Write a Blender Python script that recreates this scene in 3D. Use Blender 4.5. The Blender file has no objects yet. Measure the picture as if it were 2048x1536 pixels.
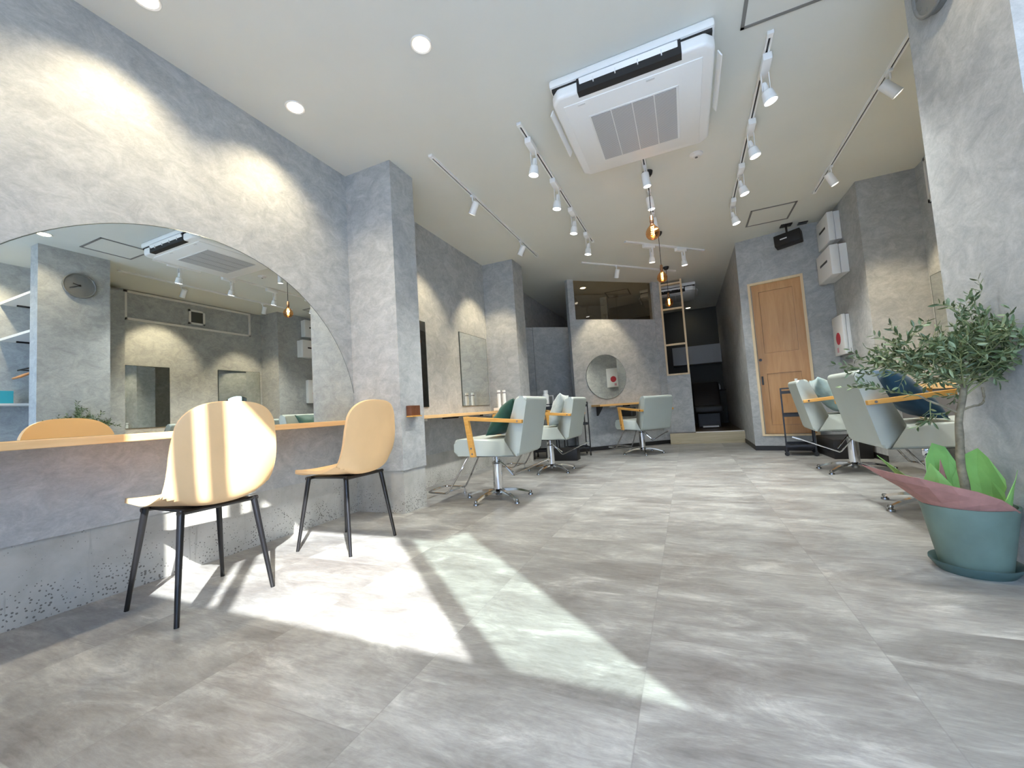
import bpy, bmesh, math, random
from mathutils import Vector, Matrix, Quaternion
random.seed(7)
C = bpy.context.scene.collection
SC = bpy.context.scene
R = math.radians
# ------------------------------------------------------------ camera
H = 0.75
def cam_axes(yaw, pitch, roll):
    F = Vector((math.sin(yaw)*math.cos(pitch), math.cos(yaw)*math.cos(pitch), math.sin(pitch)))
    Rt = Vector((math.cos(yaw), -math.sin(yaw), 0)); D = F.cross(Rt)
    return Rt*math.cos(roll)+D*math.sin(roll), -Rt*math.sin(roll)+D*math.cos(roll), F
r_, d_, f_ = cam_axes(R(-23.1738), R(3.699), R(3.7147))
cd = bpy.data.cameras.new('camera'); cam = bpy.data.objects.new('camera', cd); C.objects.link(cam)
cd.sensor_width = 36.0; cd.lens = 809.65/2048*36.0; cd.clip_start = 0.02; cd.clip_end = 200
m = Matrix((r_, -d_, -f_)).transposed().to_4x4(); m.translation = Vector((0, 0, H)); cam.matrix_world = m
SC.camera = cam
# ------------------------------------------------------------ light and exposure
SC.view_settings.view_transform = 'Standard'; SC.view_settings.look = 'None'
SC.view_settings.exposure = 0.14; SC.view_settings.gamma = 1.0; SC.view_settings.use_curve_mapping = False
SUN_STRENGTH = 21.0
SKY = (0.68, 0.82, 1.0); SKY_STRENGTH = 9.0
DOWN_W = 62; CYL_W = 72; REF_W = 84; BULB_W = .5
wd = bpy.data.worlds.new('sky'); SC.world = wd; wd.use_nodes = True
bg = wd.node_tree.nodes['Background']; bg.inputs[0].default_value = (*SKY, 1); bg.inputs[1].default_value = SKY_STRENGTH
sl = bpy.data.lights.new('sun', 'SUN'); sl.energy = SUN_STRENGTH; sl.angle = R(0.6); sl.color = (1.0, 0.985, 0.96)
so = bpy.data.objects.new('sun', sl); C.objects.link(so); so.location = (6, -6, 6)
so.rotation_euler = Vector((-1.172, 1.05, -1.0)).to_track_quat('-Z', 'Y').to_euler()

# ------------------------------------------------------------ materials
def newmat(name):
    m = bpy.data.materials.new(name); m.use_nodes = True
    nt = m.node_tree; return m, nt, nt.nodes['Principled BSDF']
def mat(name, col, rough=0.5, metal=0.0, emit=None, es=0.0, spec=None, sheen=0.0, trans=0.0, noise=0.0, nscale=20, bump=0.0):
    m, nt, p = newmat(name)
    p.inputs['Base Color'].default_value = (*col, 1); p.inputs['Roughness'].default_value = rough; p.inputs['Metallic'].default_value = metal
    if emit: p.inputs['Emission Color'].default_value = (*emit, 1); p.inputs['Emission Strength'].default_value = es
    if spec is not None: p.inputs['Specular IOR Level'].default_value = spec
    if sheen: p.inputs['Sheen Weight'].default_value = sheen
    if trans: p.inputs['Transmission Weight'].default_value = trans
    tc = nt.nodes.new('ShaderNodeTexCoord'); nz = nt.nodes.new('ShaderNodeTexNoise')
    nz.inputs['Scale'].default_value = nscale; nz.inputs['Detail'].default_value = 4
    nt.links.new(tc.outputs['Object'], nz.inputs['Vector'])
    if noise:
        rp = nt.nodes.new('ShaderNodeValToRGB')
        a = tuple(c*(1-noise) for c in col); b = tuple(min(1, c*(1+noise)) for c in col)
        rp.color_ramp.elements[0].color = (*a, 1); rp.color_ramp.elements[1].color = (*b, 1)
        rp.color_ramp.elements[0].position = .3; rp.color_ramp.elements[1].position = .7
        nt.links.new(nz.outputs['Fac'], rp.inputs['Fac']); nt.links.new(rp.outputs['Color'], p.inputs['Base Color'])
    if bump:
        bp = nt.nodes.new('ShaderNodeBump'); bp.inputs['Strength'].default_value = bump; bp.inputs['Distance'].default_value = .004
        nt.links.new(nz.outputs['Fac'], bp.inputs['Height']); nt.links.new(bp.outputs['Normal'], p.inputs['Normal'])
    return m
def ramp(nt, fac, stops):
    rp = nt.nodes.new('ShaderNodeValToRGB'); el = rp.color_ramp.elements
    while len(el) < len(stops): el.new(.5)
    for e, (pos, col) in zip(el, stops): e.position = pos; e.color = (*col, 1)
    nt.links.new(fac, rp.inputs['Fac']); return rp.outputs['Color']
def mixc(nt, fac, a, b, mode='MIX'):
    mx = nt.nodes.new('ShaderNodeMix'); mx.data_type = 'RGBA'; mx.blend_type = mode
    if isinstance(fac, float): mx.inputs[0].default_value = fac
    else: nt.links.new(fac, mx.inputs[0])
    for i, v in ((6, a), (7, b)):
        if isinstance(v, tuple): mx.inputs[i].default_value = (*v, 1)
        else: nt.links.new(v, mx.inputs[i])
    return mx.outputs[2]
def noise(nt, vec, scale, detail=5, rough=.55, dist=0.0):
    n = nt.nodes.new('ShaderNodeTexNoise'); n.inputs['Scale'].default_value = scale; n.inputs['Detail'].default_value = detail
    n.inputs['Roughness'].default_value = rough; n.inputs['Distortion'].default_value = dist
    nt.links.new(vec, n.inputs['Vector']); return n.outputs['Fac']
def mapping(nt, vec, scale=(1, 1, 1), rot=(0, 0, 0), loc=(0, 0, 0)):
    mp = nt.nodes.new('ShaderNodeMapping'); mp.inputs['Scale'].default_value = scale; mp.inputs['Rotation'].default_value = rot; mp.inputs['Location'].default_value = loc
    nt.links.new(vec, mp.inputs['Vector']); return mp.outputs['Vector']
def math_(nt, op, a, b=None):
    n = nt.nodes.new('ShaderNodeMath'); n.operation = op
    for i, v in enumerate((a, b)):
        if v is None: continue
        if isinstance(v, (int, float)): n.inputs[i].default_value = v
        else: nt.links.new(v, n.inputs[i])
    return n.outputs[0]

def plaster():
    m, nt, p = newmat('grey_plaster')
    g = nt.nodes.new('ShaderNodeNewGeometry').outputs['Position']
    big = noise(nt, g, 1.3, 5, .6, .6)
    v2 = mapping(nt, g, (1, 1, 1.35), (0.5, 0.3, 0.6))
    tro = noise(nt, v2, 7.5, 9, .72, .9)
    fine = noise(nt, mapping(nt, g, (1, 1, 1.6), (.6, -.5, .4)), 42, 6, .75, .8)
    c1 = ramp(nt, big, [(.3, (.350, .370, .376)), (.7, (.450, .468, .463))])
    c2 = ramp(nt, tro, [(.34, (.285, .300, .307)), (.5, (.430, .445, .440)), (.68, (.61, .625, .61))])
    c = mixc(nt, .52, c1, c2)
    c3 = ramp(nt, fine, [(.3, (.36, .36, .36)), (.7, (.62, .62, .62))])
    c = mixc(nt, .42, c, c3, 'OVERLAY')
    nt.links.new(c, p.inputs['Base Color']); p.inputs['Roughness'].default_value = .62; p.inputs['Specular IOR Level'].default_value = .3
    bp = nt.nodes.new('ShaderNodeBump'); bp.inputs['Strength'].default_value = .25; bp.inputs['Distance'].default_value = .004
    nt.links.new(tro, bp.inputs['Height']); nt.links.new(bp.outputs['Normal'], p.inputs['Normal'])
    return m
def concrete():
    m, nt, p = newmat('bare_concrete')
    g = nt.nodes.new('ShaderNodeNewGeometry').outputs['Position']
    a = noise(nt, g, 3.2, 7, .6, .3)
    c = ramp(nt, a, [(.3, (.33, .325, .29)), (.5, (.43, .43, .395)), (.7, (.52, .52, .485))])
    # vertical drips and cast-in pinholes (denser near the floor)
    dr = noise(nt, mapping(nt, g, (14, 14, 1.2)), 1.6, 4, .6, .6)
    c = mixc(nt, ramp(nt, dr, [(.62, (0, 0, 0)), (.72, (.55, .55, .55))]), c, (.27, .26, .235))
    vo = nt.nodes.new('ShaderNodeTexVoronoi'); vo.inputs['Scale'].default_value = 95; nt.links.new(g, vo.inputs['Vector'])
    zz = nt.nodes.new('ShaderNodeSeparateXYZ'); nt.links.new(g, zz.inputs[0])
    msk = noise(nt, g, 7.0, 3, .6)
    h = math_(nt, 'ADD', math_(nt, 'MULTIPLY', msk, .26), math_(nt, 'MULTIPLY', zz.outputs['Z'], -.32))
    thr = math_(nt, 'MAXIMUM', h, .0)
    pit = math_(nt, 'LESS_THAN', vo.outputs['Distance'], math_(nt, 'MULTIPLY', thr, 3.2))
    sc_ = nt.nodes.new('ShaderNodeSeparateColor'); nt.links.new(vo.outputs['Color'], sc_.inputs[0])
    pit = math_(nt, 'MULTIPLY', pit, math_(nt, 'GREATER_THAN', sc_.outputs[0], .72))
    c = mixc(nt, math_(nt, 'MULTIPLY', pit, .8), c, (.10, .095, .085))
    nt.links.new(c, p.inputs['Base Color']); p.inputs['Roughness'].default_value = .8
    bp = nt.nodes.new('ShaderNodeBump'); bp.inputs['Strength'].default_value = .3; bp.inputs['Distance'].default_value = .004
    nt.links.new(a, bp.inputs['Height']); nt.links.new(bp.outputs['Normal'], p.inputs['Normal'])
    return m
def floor_mat():
    T = .6185
    m, nt, p = newmat('stone_vinyl_tiles')
    g = nt.nodes.new('ShaderNodeNewGeometry').outputs['Position']
    s = nt.nodes.new('ShaderNodeSeparateXYZ'); nt.links.new(g, s.inputs[0])
    u = math_(nt, 'DIVIDE', math_(nt, 'ADD', s.outputs['X'], .170+T*20), T)
    ui = math_(nt, 'FLOOR', u)
    odd = math_(nt, 'MODULO', ui, 2.0)
    v = math_(nt, 'ADD', math_(nt, 'DIVIDE', math_(nt, 'ADD', s.outputs['Y'], -.775+T*20), T), math_(nt, 'MULTIPLY', odd, .56))
    vi = math_(nt, 'FLOOR', v)
    cb = nt.nodes.new('ShaderNodeCombineXYZ'); nt.links.new(ui, cb.inputs[0]); nt.links.new(vi, cb.inputs[1])
    wn = nt.nodes.new('ShaderNodeTexWhiteNoise'); wn.noise_dimensions = '3D'; nt.links.new(cb.outputs[0], wn.inputs['Vector'])
    off = nt.nodes.new('ShaderNodeVectorMath'); off.operation = 'SCALE'; nt.links.new(wn.outputs['Color'], off.inputs[0]); off.inputs['Scale'].default_value = 37
    add = nt.nodes.new('ShaderNodeVectorMath'); add.operation = 'ADD'; nt.links.new(g, add.inputs[0]); nt.links.new(off.outputs[0], add.inputs[1])
    st = noise(nt, mapping(nt, add.outputs[0], (1.1, 3.0, 1)), 2.6, 9, .72, .8)
    bl = noise(nt, mapping(nt, add.outputs[0], (1, 1.5, 1)), 2.2, 6, .6, .5)
    fi = noise(nt, mapping(nt, add.outputs[0], (1, 5, 1)), 16, 6, .7, .6)
    c = ramp(nt, st, [(.35, (.135, .132, .130)), (.46, (.205, .205, .20)), (.56, (.305, .311, .30)), (.67, (.53, .545, .52))])
    c2 = ramp(nt, bl, [(.33, (.165, .154, .148)), (.5, (.245, .247, .242)), (.66, (.40, .413, .40))])
    c = mixc(nt, .5, c, c2)
    c = mixc(nt, .42, c, ramp(nt, fi, [(.3, (.28, .28, .28)), (.7, (.70, .70, .70))]), 'OVERLAY')
    tone = nt.nodes.new('ShaderNodeHueSaturation'); nt.links.new(c, tone.inputs['Color'])
    nt.links.new(math_(nt, 'ADD', math_(nt, 'MULTIPLY', wn.outputs['Value'], .22), .90), tone.inputs['Value']); c = tone.outputs[0]
    # fine joints
    def edge(x):
        f = math_(nt, 'FRACT', x); return math_(nt, 'MINIMUM', f, math_(nt, 'SUBTRACT', 1.0, f))
    e = math_(nt, 'MINIMUM', edge(u), edge(v)); jt = math_(nt, 'LESS_THAN', e, .0028)
    c = mixc(nt, math_(nt, 'MULTIPLY', jt, .4), c, (.17, .17, .17))
    nt.links.new(c, p.inputs['Base Color'])
    rr = nt.nodes.new('ShaderNodeMapRange'); nt.links.new(st, rr.inputs[0]); rr.inputs[3].default_value = .30; rr.inputs[4].default_value = .46
    nt.links.new(rr.outputs[0], p.inputs['Roughness']); p.inputs['Specular IOR Level'].default_value = .5
    bp = nt.nodes.new('ShaderNodeBump'); bp.inputs['Strength'].default_value = .10; bp.inputs['Distance'].default_value = .003
    nt.links.new(fi, bp.inputs['Height']); nt.links.new(bp.outputs['Normal'], p.inputs['Normal'])
    return m
def wood(name, a, b, rough=.4, axis=1, scale=1.0):
    m, nt, p = newmat(name)
    tc = nt.nodes.new('ShaderNodeTexCoord').outputs['Object']
    sc = [9*scale, 9*scale, 9*scale]; sc[axis] = .9*scale
    n = noise(nt, mapping(nt, tc, tuple(sc)), 2.2, 7, .6, .7)
    nt.links.new(ramp(nt, n, [(.32, a), (.68, b)]), p.inputs['Base Color']); p.inputs['Roughness'].default_value = rough
    return m
def glass_mat(name, tint=(1, 1, 1), refl=.06):
    m = bpy.data.materials.new(name); m.use_nodes = True; nt = m.node_tree; nt.nodes.clear()
    o = nt.nodes.new('ShaderNodeOutputMaterial'); mx = nt.nodes.new('ShaderNodeMixShader'); t = nt.nodes.new('ShaderNodeBsdfTransparent'); g = nt.nodes.new('ShaderNodeBsdfGlossy')
    t.inputs[0].default_value = (*tint, 1); g.inputs['Roughness'].default_value = .02; mx.inputs[0].default_value = refl
    nt.links.new(t.outputs[0], mx.inputs[1]); nt.links.new(g.outputs[0], mx.inputs[2]); nt.links.new(mx.outputs[0], o.inputs[0]); return m
def frosted_mat(name, col):
    m = bpy.data.materials.new(name); m.use_nodes = True; nt = m.node_tree; nt.nodes.clear()
    o = nt.nodes.new('ShaderNodeOutputMaterial'); t = nt.nodes.new('ShaderNodeBsdfTranslucent'); t.inputs[0].default_value = (*col, 1)
    nt.links.new(t.outputs[0], o.inputs[0]); return m
def grille_mat():
    m, nt, p = newmat('ac_grille_mesh')
    tc = nt.nodes.new('ShaderNodeTexCoord').outputs['Object']; w = nt.nodes.new('ShaderNodeTexWave'); w.bands_direction = 'Y'
    w.inputs['Scale'].default_value = 26; nt.links.new(tc, w.inputs['Vector'])
    nt.links.new(ramp(nt, w.outputs['Fac'], [(.3, (.30, .31, .32)), (.7, (.62, .63, .63))]), p.inputs['Base Color']); p.inputs['Roughness'].default_value = .5
    return m
M = dict(
    plaster=plaster(), concrete=concrete(), floor=floor_mat(),
    ceiling=mat('ceiling_paint', (.70, .715, .655), .85, noise=.02, nscale=2),
    ceil_dark=mat('hatch_trim', (.20, .20, .19), .5),
    white=mat('white_plastic', (.87, .88, .86), .35), whitep=mat('white_paint', (.78, .77, .73), .5),
    panel=mat('white_panel', (.70, .71, .70), .45),
    black=mat('black_metal', (.012, .012, .013), .35), blackp=mat('black_plastic', (.01, .01, .011), .5),
    rubber=mat('black_baseboard', (.018, .018, .018), .5),
    chrome=mat('chrome', (.72, .73, .75), .09, 1.0), darkchrome=mat('dark_steel', (.35, .36, .37), .2, 1.0),
    twig=mat('green_twig', (.24, .27, .12), .6), mirror=mat('mirror_glass', (.80, .83, .80), .004, 1.0), edge=mat('mirror_edge', (.10, .12, .11), .3, .6),
    oak=wood('light_wood', (.66, .40, .17), (.80, .54, .27), .38, 1), oakx=wood('light_wood_x', (.62, .36, .12), (.76, .48, .20), .38, 0),
    armw=wood('arm_wood', (.60, .29, .055), (.74, .41, .11), .35, 0, 2), door=wood('door_wood', (.50, .26, .09), (.62, .35, .145), .42, 2),
    frame=wood('frame_wood', (.72, .56, .33), (.82, .66, .42), .5, 2), walnut=wood('walnut', (.10, .035, .018), (.17, .065, .03), .35, 0),
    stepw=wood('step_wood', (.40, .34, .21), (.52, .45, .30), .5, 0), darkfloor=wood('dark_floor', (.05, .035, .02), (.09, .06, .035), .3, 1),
    vinyl=mat('sage_grey_vinyl', (.435, .485, .450), .42, noise=.025, nscale=6), tan=mat('tan_leatherette', (.78, .52, .27), .5, noise=.03, nscale=8, bump=.02),
    tube=mat('black_tube', (.008, .008, .009), .30), green_v=mat('green_velvet', (.005, .065, .042), .6, sheen=.12, noise=.35, nscale=9),
    blue_v=mat('teal_blue_velvet', (.006, .055, .11), .6, sheen=.12, noise=.35, nscale=8), pale_v=mat('pale_grey_velvet', (.45, .50, .47), .7, sheen=.4, noise=.14, nscale=14),
    aqua_v=mat('pale_aqua_velvet', (.30, .42, .42), .7, sheen=.4, noise=.2, nscale=14),
    pot=mat('blue_green_pot', (.135, .20, .165), .5, noise=.18, nscale=7), saucer=mat('dark_green_saucer', (.055, .105, .10), .45), soil=mat('soil', (.06, .04, .025), .95, noise=.4, nscale=60),
    bark=mat('olive_bark', (.20, .17, .11), .85, noise=.35, nscale=40, bump=.4), leaf=mat('olive_leaf', (.075, .115, .045), .45, noise=.45, nscale=24),
    leaf2=mat('olive_leaf_pale', (.22, .28, .15), .5, noise=.25, nscale=24),
    paperg=mat('green_paper', (.23, .46, .12), .7, noise=.12, nscale=12), paperp=mat('dusty_pink_paper', (.40, .20, .165), .8, noise=.12, nscale=30),
    glow_w=mat('warm_lamp_face', (1, 1, 1), .5, emit=(1, .86, .62), es=9), glow_c=mat('white_lamp_face', (1, 1, 1), .5, emit=(.95, .98, 1), es=7), glow_s=mat('soft_lamp_face', (1, 1, 1), .5, emit=(1, .93, .78), es=3),
    filament=mat('filament', (1, .5, .1), .5, emit=(1, .62, .22), es=38), brass=mat('copper_socket', (.45, .26, .15), .3, 1.0),
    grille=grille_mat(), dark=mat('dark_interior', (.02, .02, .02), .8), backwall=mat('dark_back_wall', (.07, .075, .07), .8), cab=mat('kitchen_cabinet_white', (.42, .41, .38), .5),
    red=mat('red_disc', (.55, .03, .05), .5), amber=mat('brown_bottle', (.10, .03, .012), .2), turq=mat('turquoise_card', (.05, .42, .50), .5),
    hanger=mat('hanger_wood', (.42, .20, .08), .45), clockf=mat('clock_grey', (.17, .175, .17), .45), pave=mat('pavement', (.45, .44, .42), .8, noise=.1),
    glass=glass_mat('window_glass'), glass_t=glass_mat('tinted_glass', (.72, .79, .76)), glass_i=glass_mat('partition_glass', (.86, .80, .70), .10), frost=frosted_mat('added_frosted_film', (.56, .63, .76)), frost_d=frosted_mat('added_dense_film', (.27, .30, .345)),
    socketw=mat('socket_white', (.85, .84, .80), .4),
)
def bulb_mat():
    m = bpy.data.materials.new('amber_bulb_glass'); m.use_nodes = True; nt = m.node_tree; nt.nodes.clear()
    o = nt.nodes.new('ShaderNodeOutputMaterial'); mx = nt.nodes.new('ShaderNodeMixShader'); t = nt.nodes.new('ShaderNodeBsdfTransparent'); g = nt.nodes.new('ShaderNodeBsdfGlossy')
    lw = nt.nodes.new('ShaderNodeLayerWeight'); lw.inputs[0].default_value = .25
    t.inputs[0].default_value = (.98, .70, .42, 1); g.inputs[0].default_value = (1, .72, .5, 1); g.inputs['Roughness'].default_value = .03
    nt.links.new(lw.outputs['Facing'], mx.inputs[0]); nt.links.new(t.outputs[0], mx.inputs[1]); nt.links.new(g.outputs[0], mx.inputs[2]); nt.links.new(mx.outputs[0], o.inputs[0]); return m
M['bulb'] = bulb_mat()

# ------------------------------------------------------------ mesh helpers
def obj(name, bm, m, parent=None, smooth=False, loc=None, rot=None):
    me = bpy.data.meshes.new(name); bmesh.ops.recalc_face_normals(bm, faces=bm.faces[:]); bm.to_mesh(me); bm.free()
    for mm in (m if isinstance(m, (list, tuple)) else [m]): me.materials.append(mm)
    if smooth:
        for p in me.polygons: p.use_smooth = True
        if smooth != 'full': me.set_sharp_from_angle(angle=R(38))
    o = bpy.data.objects.new(name, me); C.objects.link(o)
    if parent: o.parent = parent
    if loc: o.location = loc
    if rot: o.rotation_euler = rot
    return o
def box(bm, x0, x1, y0, y1, z0, z1, bev=0, seg=2, mtx=None, mi=0):
    vs = bmesh.ops.create_cube(bm, size=1)['verts']
    for v in vs: v.co = Vector(((x0+x1)/2+v.co.x*(x1-x0), (y0+y1)/2+v.co.y*(y1-y0), (z0+z1)/2+v.co.z*(z1-z0)))
    fs = set(f for v in vs for f in v.link_faces)
    if bev:
        es = list(set(e for v in vs for e in v.link_edges))
        r = bmesh.ops.bevel(bm, geom=es, offset=bev, segments=seg, affect='EDGES', profile=.5)
        fs = set(f for f in r['faces']) | set(f for f in fs if f.is_valid); vs = list(set(v for f in fs for v in f.verts))
    for f in fs: f.material_index = mi
    if mtx: bmesh.ops.transform(bm, matrix=mtx, verts=vs)
    return vs
def bx(*a, **k): bm = bmesh.new(); box(bm, *a, **k); return bm
def cyl(bm, p0, p1, r0, r1=None, n=16, cap=True):
    p0 = Vector(p0); p1 = Vector(p1); r1 = r0 if r1 is None else r1; d = p1-p0
    q = d.to_track_quat('Z', 'Y').to_matrix().to_4x4(); q.translation = (p0+p1)/2
    return bmesh.ops.create_cone(bm, cap_ends=cap, segments=n, radius1=max(r0, 1e-5), radius2=max(r1, 1e-5), depth=d.length, matrix=q)['verts']
def lathe(bm, prof, n=24, mtx=None):
    rings = []; vs = []
    for r, z in prof:
        if r < 1e-6: v = bm.verts.new((0, 0, z)); rings.append([v]); vs.append(v)
        else:
            g = [bm.verts.new((r*math.cos(2*math.pi*i/n), r*math.sin(2*math.pi*i/n), z)) for i in range(n)]; rings.append(g); vs += g
    for a, b in zip(rings, rings[1:]):
        for i in range(n):
            j = (i+1) % n
            if len(a) == 1 and len(b) == 1: continue
            if len(a) == 1: bm.faces.new((a[0], b[i], b[j]))
            elif len(b) == 1: bm.faces.new((a[i], a[j], b[0]))
            else: bm.faces.new((a[i], a[j], b[j], b[i]))
    if mtx: bmesh.ops.transform(bm, matrix=mtx, verts=vs)
    return vs
def tube(bm, pts, r, n=10, closed=False, rr=None):
    P = [Vector(p) for p in pts]; N = len(P); rings = []; up = Vector((0.13, .21, .97)).normalized()
    for i, p in enumerate(P):
        a = P[(i-1) % N] if (closed or i > 0) else p; b = P[(i+1) % N] if (closed or i < N-1) else p
        t = (b-a).normalized(); x = t.cross(up)
        if x.length < 1e-3: x = t.cross(Vector((1, 0, 0)))
        x.normalize(); y = t.cross(x).normalized(); up2 = y
        q = r if rr is None else rr[i]
        rings.append([bm.verts.new(p+(x*math.cos(2*math.pi*k/n)+y*math.sin(2*math.pi*k/n))*q) for k in range(n)])
    for i in range(N if closed else N-1):
        a, b = rings[i], rings[(i+1) % N]
        for k in range(n): bm.faces.new((a[k], a[(k+1) % n], b[(k+1) % n], b[k]))
    if not closed:
        bm.faces.new(rings[0][::-1]); bm.faces.new(rings[-1])
def smooth_pts(pts, it=2):
    P = [Vector(p) for p in pts]
    for _ in range(it):
        Q = [P[0]]
        for a, b in zip(P, P[1:]): Q += [a*.75+b*.25, a*.25+b*.75]
        Q.append(P[-1]); P = Q
    return P
def prism(bm, poly, h0, h1, axis='Z', bev=0, seg=3):
    """polygon in the two other axes, extruded from h0 to h1 along axis"""
    def P(a, b, h): return {'Z': (a, b, h), 'Y': (a, h, b), 'X': (h, a, b)}[axis]
    lo = [bm.verts.new(P(a, b, h0)) for a, b in poly]; hi = [bm.verts.new(P(a, b, h1)) for a, b in poly]
    fs = [bm.faces.new(lo), bm.faces.new(hi)]
    for i in range(len(poly)):
        j = (i+1) % len(poly); fs.append(bm.faces.new((lo[i], lo[j], hi[j], hi[i])))
    if bev:
        es = list(set(e for f in fs for e in f.edges)); bmesh.ops.bevel(bm, geom=es, offset=bev, segments=seg, affect='EDGES', profile=.5)
def thing(name, label, cat, loc=(0, 0, 0), rotz=0, group=None, rot=None):
    o = bpy.data.objects.new(name, None); C.objects.link(o); o.location = loc; o.rotation_euler = rot or (0, 0, rotz); o.empty_display_size = .05
    return tag(o, label, cat, group)
def tag(o, label, cat, group=None):
    o['label'] = label; o['category'] = cat
    if group: o['group'] = group
    return o
def struct(name, bm, m, parent=None, **k):
    o = obj(name, bm, m, parent, **k)
    if not parent: o['kind'] = 'structure'
    return o
def dup(root, loc, rotz, label, group=None):
    def cp(o, par):
        c = o.copy(); C.objects.link(c)
        if par: c.parent = par
        for ch in list(o.children): cp(ch, c)
        return c
    r = cp(root, None); r.location = loc; r.rotation_euler = (0, 0, rotz); r['label'] = label
    if group: r['group'] = group
    return r
def frame_mtx(o, dx, dz=0.0):
    """local frame: x along the plan direction dx, y = away from the viewer side, z up"""
    d = Vector((dx[0], dx[1], 0)).normalized(); n = Vector((-d.y, d.x, 0))
    return Matrix(((d.x, n.x, 0, o[0]), (d.y, n.y, 0, o[1]), (0, 0, 1, dz), (0, 0, 0, 1)))

# ------------------------------------------------------------ room shell
CZ = 2.865; B = .333; PL, CO = M['plaster'], M['concrete']
XL = -2.556
struct('floor', bx(-2.75, 2.45, -.62, 10.7, -.12, 0), M['floor'])
struct('ceiling', bx(-2.75, 2.45, -.62, 10.7, CZ, CZ+.12), M['ceiling'])
struct('wall_left', bx(-2.72, XL, -.62, 10.62, B, CZ), PL)
struct('baseboard_left', bx(-2.72, XL-.012, -.62, 10.62, 0, B), CO)
struct('wall_left_pillar_near', bx(XL, -2.075, 2.59, 2.892, B, CZ), PL)
struct('baseboard_left_pillar_near', bx(XL-.012, -2.085, 2.60, 2.884, 0, B), CO)
struct('wall_left_pillar_far', bx(XL, -2.085, 5.155, 5.51, B, CZ), PL)
struct('baseboard_left_pillar_far', bx(XL-.012, -2.095, 5.165, 5.502, 0, B), CO)
# shop front behind the camera: unseen, openings shaped to give the sun patches
YF = -.5; Z1, Z2 = 1.533, 2.476
bm = bmesh.new()
prism(bm, [(XL, 0), (-2.35, 0), (-2.35, 2.55), (-.72, 2.55), (-.72, 0), (-.6, 0), (-.6, Z2), (1.474, Z2), (1.765, 2.667), (1.765, 0), (2.3, 0), (2.3, CZ), (XL, CZ)], YF-.03, YF, 'Y')  # right header sloped to shape the far edge of the sun patch
box(bm, -2.4, 1.765, YF-.03, YF, 0, .08)
for a, b in ((-.238, -.150), (-.085, -.008), (1.152, 1.258)): box(bm, a, b, YF-.022, YF-.005, .08, Z2+.2 if a > 1 else Z2)
struct('wall_front', bm, PL)
w = struct('window_1', bx(-.6, 1.765, YF-.024, YF-.004, Z1-.04, Z1), M['black'])
struct('window_pane', bx(-.6, 1.2, YF-.018, YF-.014, Z1, Z2+.02), M['glass'], w)
struct('tinted_pane', bx(1.2, 1.765, YF-.018, YF-.014, Z1, 2.69), M['glass_t'], w)  # unseen tint added to dim the right-hand sun patch
struct('added_frosted_pane', bx(-.6, 1.765, YF-.018, YF-.014, .08, Z1-.04), M['frost'], w)  # added diffuser: stops direct low sun and gives soft fill
struct('added_frosted_side_pane', bx(-2.35, -.72, YF-.018, YF-.014, .08, 2.55), M['frost_d'], w)  # added side diffuser, spreads soft bluish daylight through the room
struct('ground_outside', bx(-12, 12, -14, -.63, -.3, -.12), M['pave'])
# right side
struct('wall_right_front', bx(2.15, 2.45, -.62, 2.25, 0, CZ), PL)
struct('wall_right_niche', bx(1.31, 2.45, 2.25, 2.51, 0, CZ), PL)
struct('wall_right_column', bx(1.136, 1.31, 1.918, 2.51, 0, CZ), PL)
struct('wall_right_alcove', bx(2.24, 2.45, 2.51, 5.15, 0, CZ), PL)
struct('wall_right_pilaster', bx(2.06, 2.24, 2.84, 3.04, 0, 2.78), PL)
struct('wall_right_return', bx(1.77, 2.45, 5.15, 6.14, 0, CZ), PL)
# wall with the wooden door
Q0 = (.79, 6.33); DD = (.9737, -.2285); MD = frame_mtx(Q0, DD)
bm = bmesh.new()
for a in ((0, .125, 0, .13, 0, CZ), (.69, 1.01, 0, .13, 0, CZ), (.125, .69, 0, .13, 0, .215), (.125, .69, 0, .13, 2.225, CZ)): box(bm, *a, mtx=MD)
struct('wall_door_side', bm, PL)
struct('wall_corridor_right', bx(.80, .93, 6.34, 10.5, 0, CZ), PL)
bm = bmesh.new(); box(bm, 0.0, .69, -.008, 0, 0, .062, mtx=MD); struct('baseboard_door_side', bm, M['rubber'])
struct('baseboard_corridor', bx(.792, .80, 6.31, 7.40, 0, .062), M['rubber'])
struct('baseboard_right_return', bx(1.762, 1.77, 5.15, 5.93, 0, .062), M['rubber'])
struct('baseboard_right_alcove', bx(2.225, 2.24, 3.05, 5.15, 0, .30), CO)
# door
bm = bmesh.new()
for a in ((.097, .127, -.012, .12, .19, 2.252), (.685, .715, -.012, .12, .19, 2.252), (.127, .685, -.012, .12, 2.222, 2.252), (.127, .685, -.012, .12, .19, .215)): box(bm, *a, mtx=MD)
dr = struct('door_1', bm, M['frame'])
bm = bmesh.new(); y0, y1 = .045, .08
xs = (.127, .215, .592, .685); z = (.217, .33, 1.015, 1.29, 2.125, 2.222)
for a in ((xs[0], xs[1], y0, y1, z[0], z[5]), (xs[2], xs[3], y0, y1, z[0], z[5]), (xs[1], xs[2], y0, y1, z[0], z[1]), (xs[1], xs[2], y0, y1, z[2], z[3]), (xs[1], xs[2], y0, y1, z[4], z[5])): box(bm, *a, mtx=MD)
for za, zb in ((z[1], z[2]), (z[3], z[4])): box(bm, xs[1]+.0025, xs[2]-.0025, y0+.010, y1, za+.0025, zb-.0025, mtx=MD)
lf = struct('door_leaf', bm, M['door'], dr)
bm = bmesh.new(); box(bm, xs[1]-.002, xs[2]+.002, y0+.024, y1-.002, z[1]-.002, z[4]+.002, mtx=MD); struct('panel_backing', bm, M['walnut'], lf)
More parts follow.
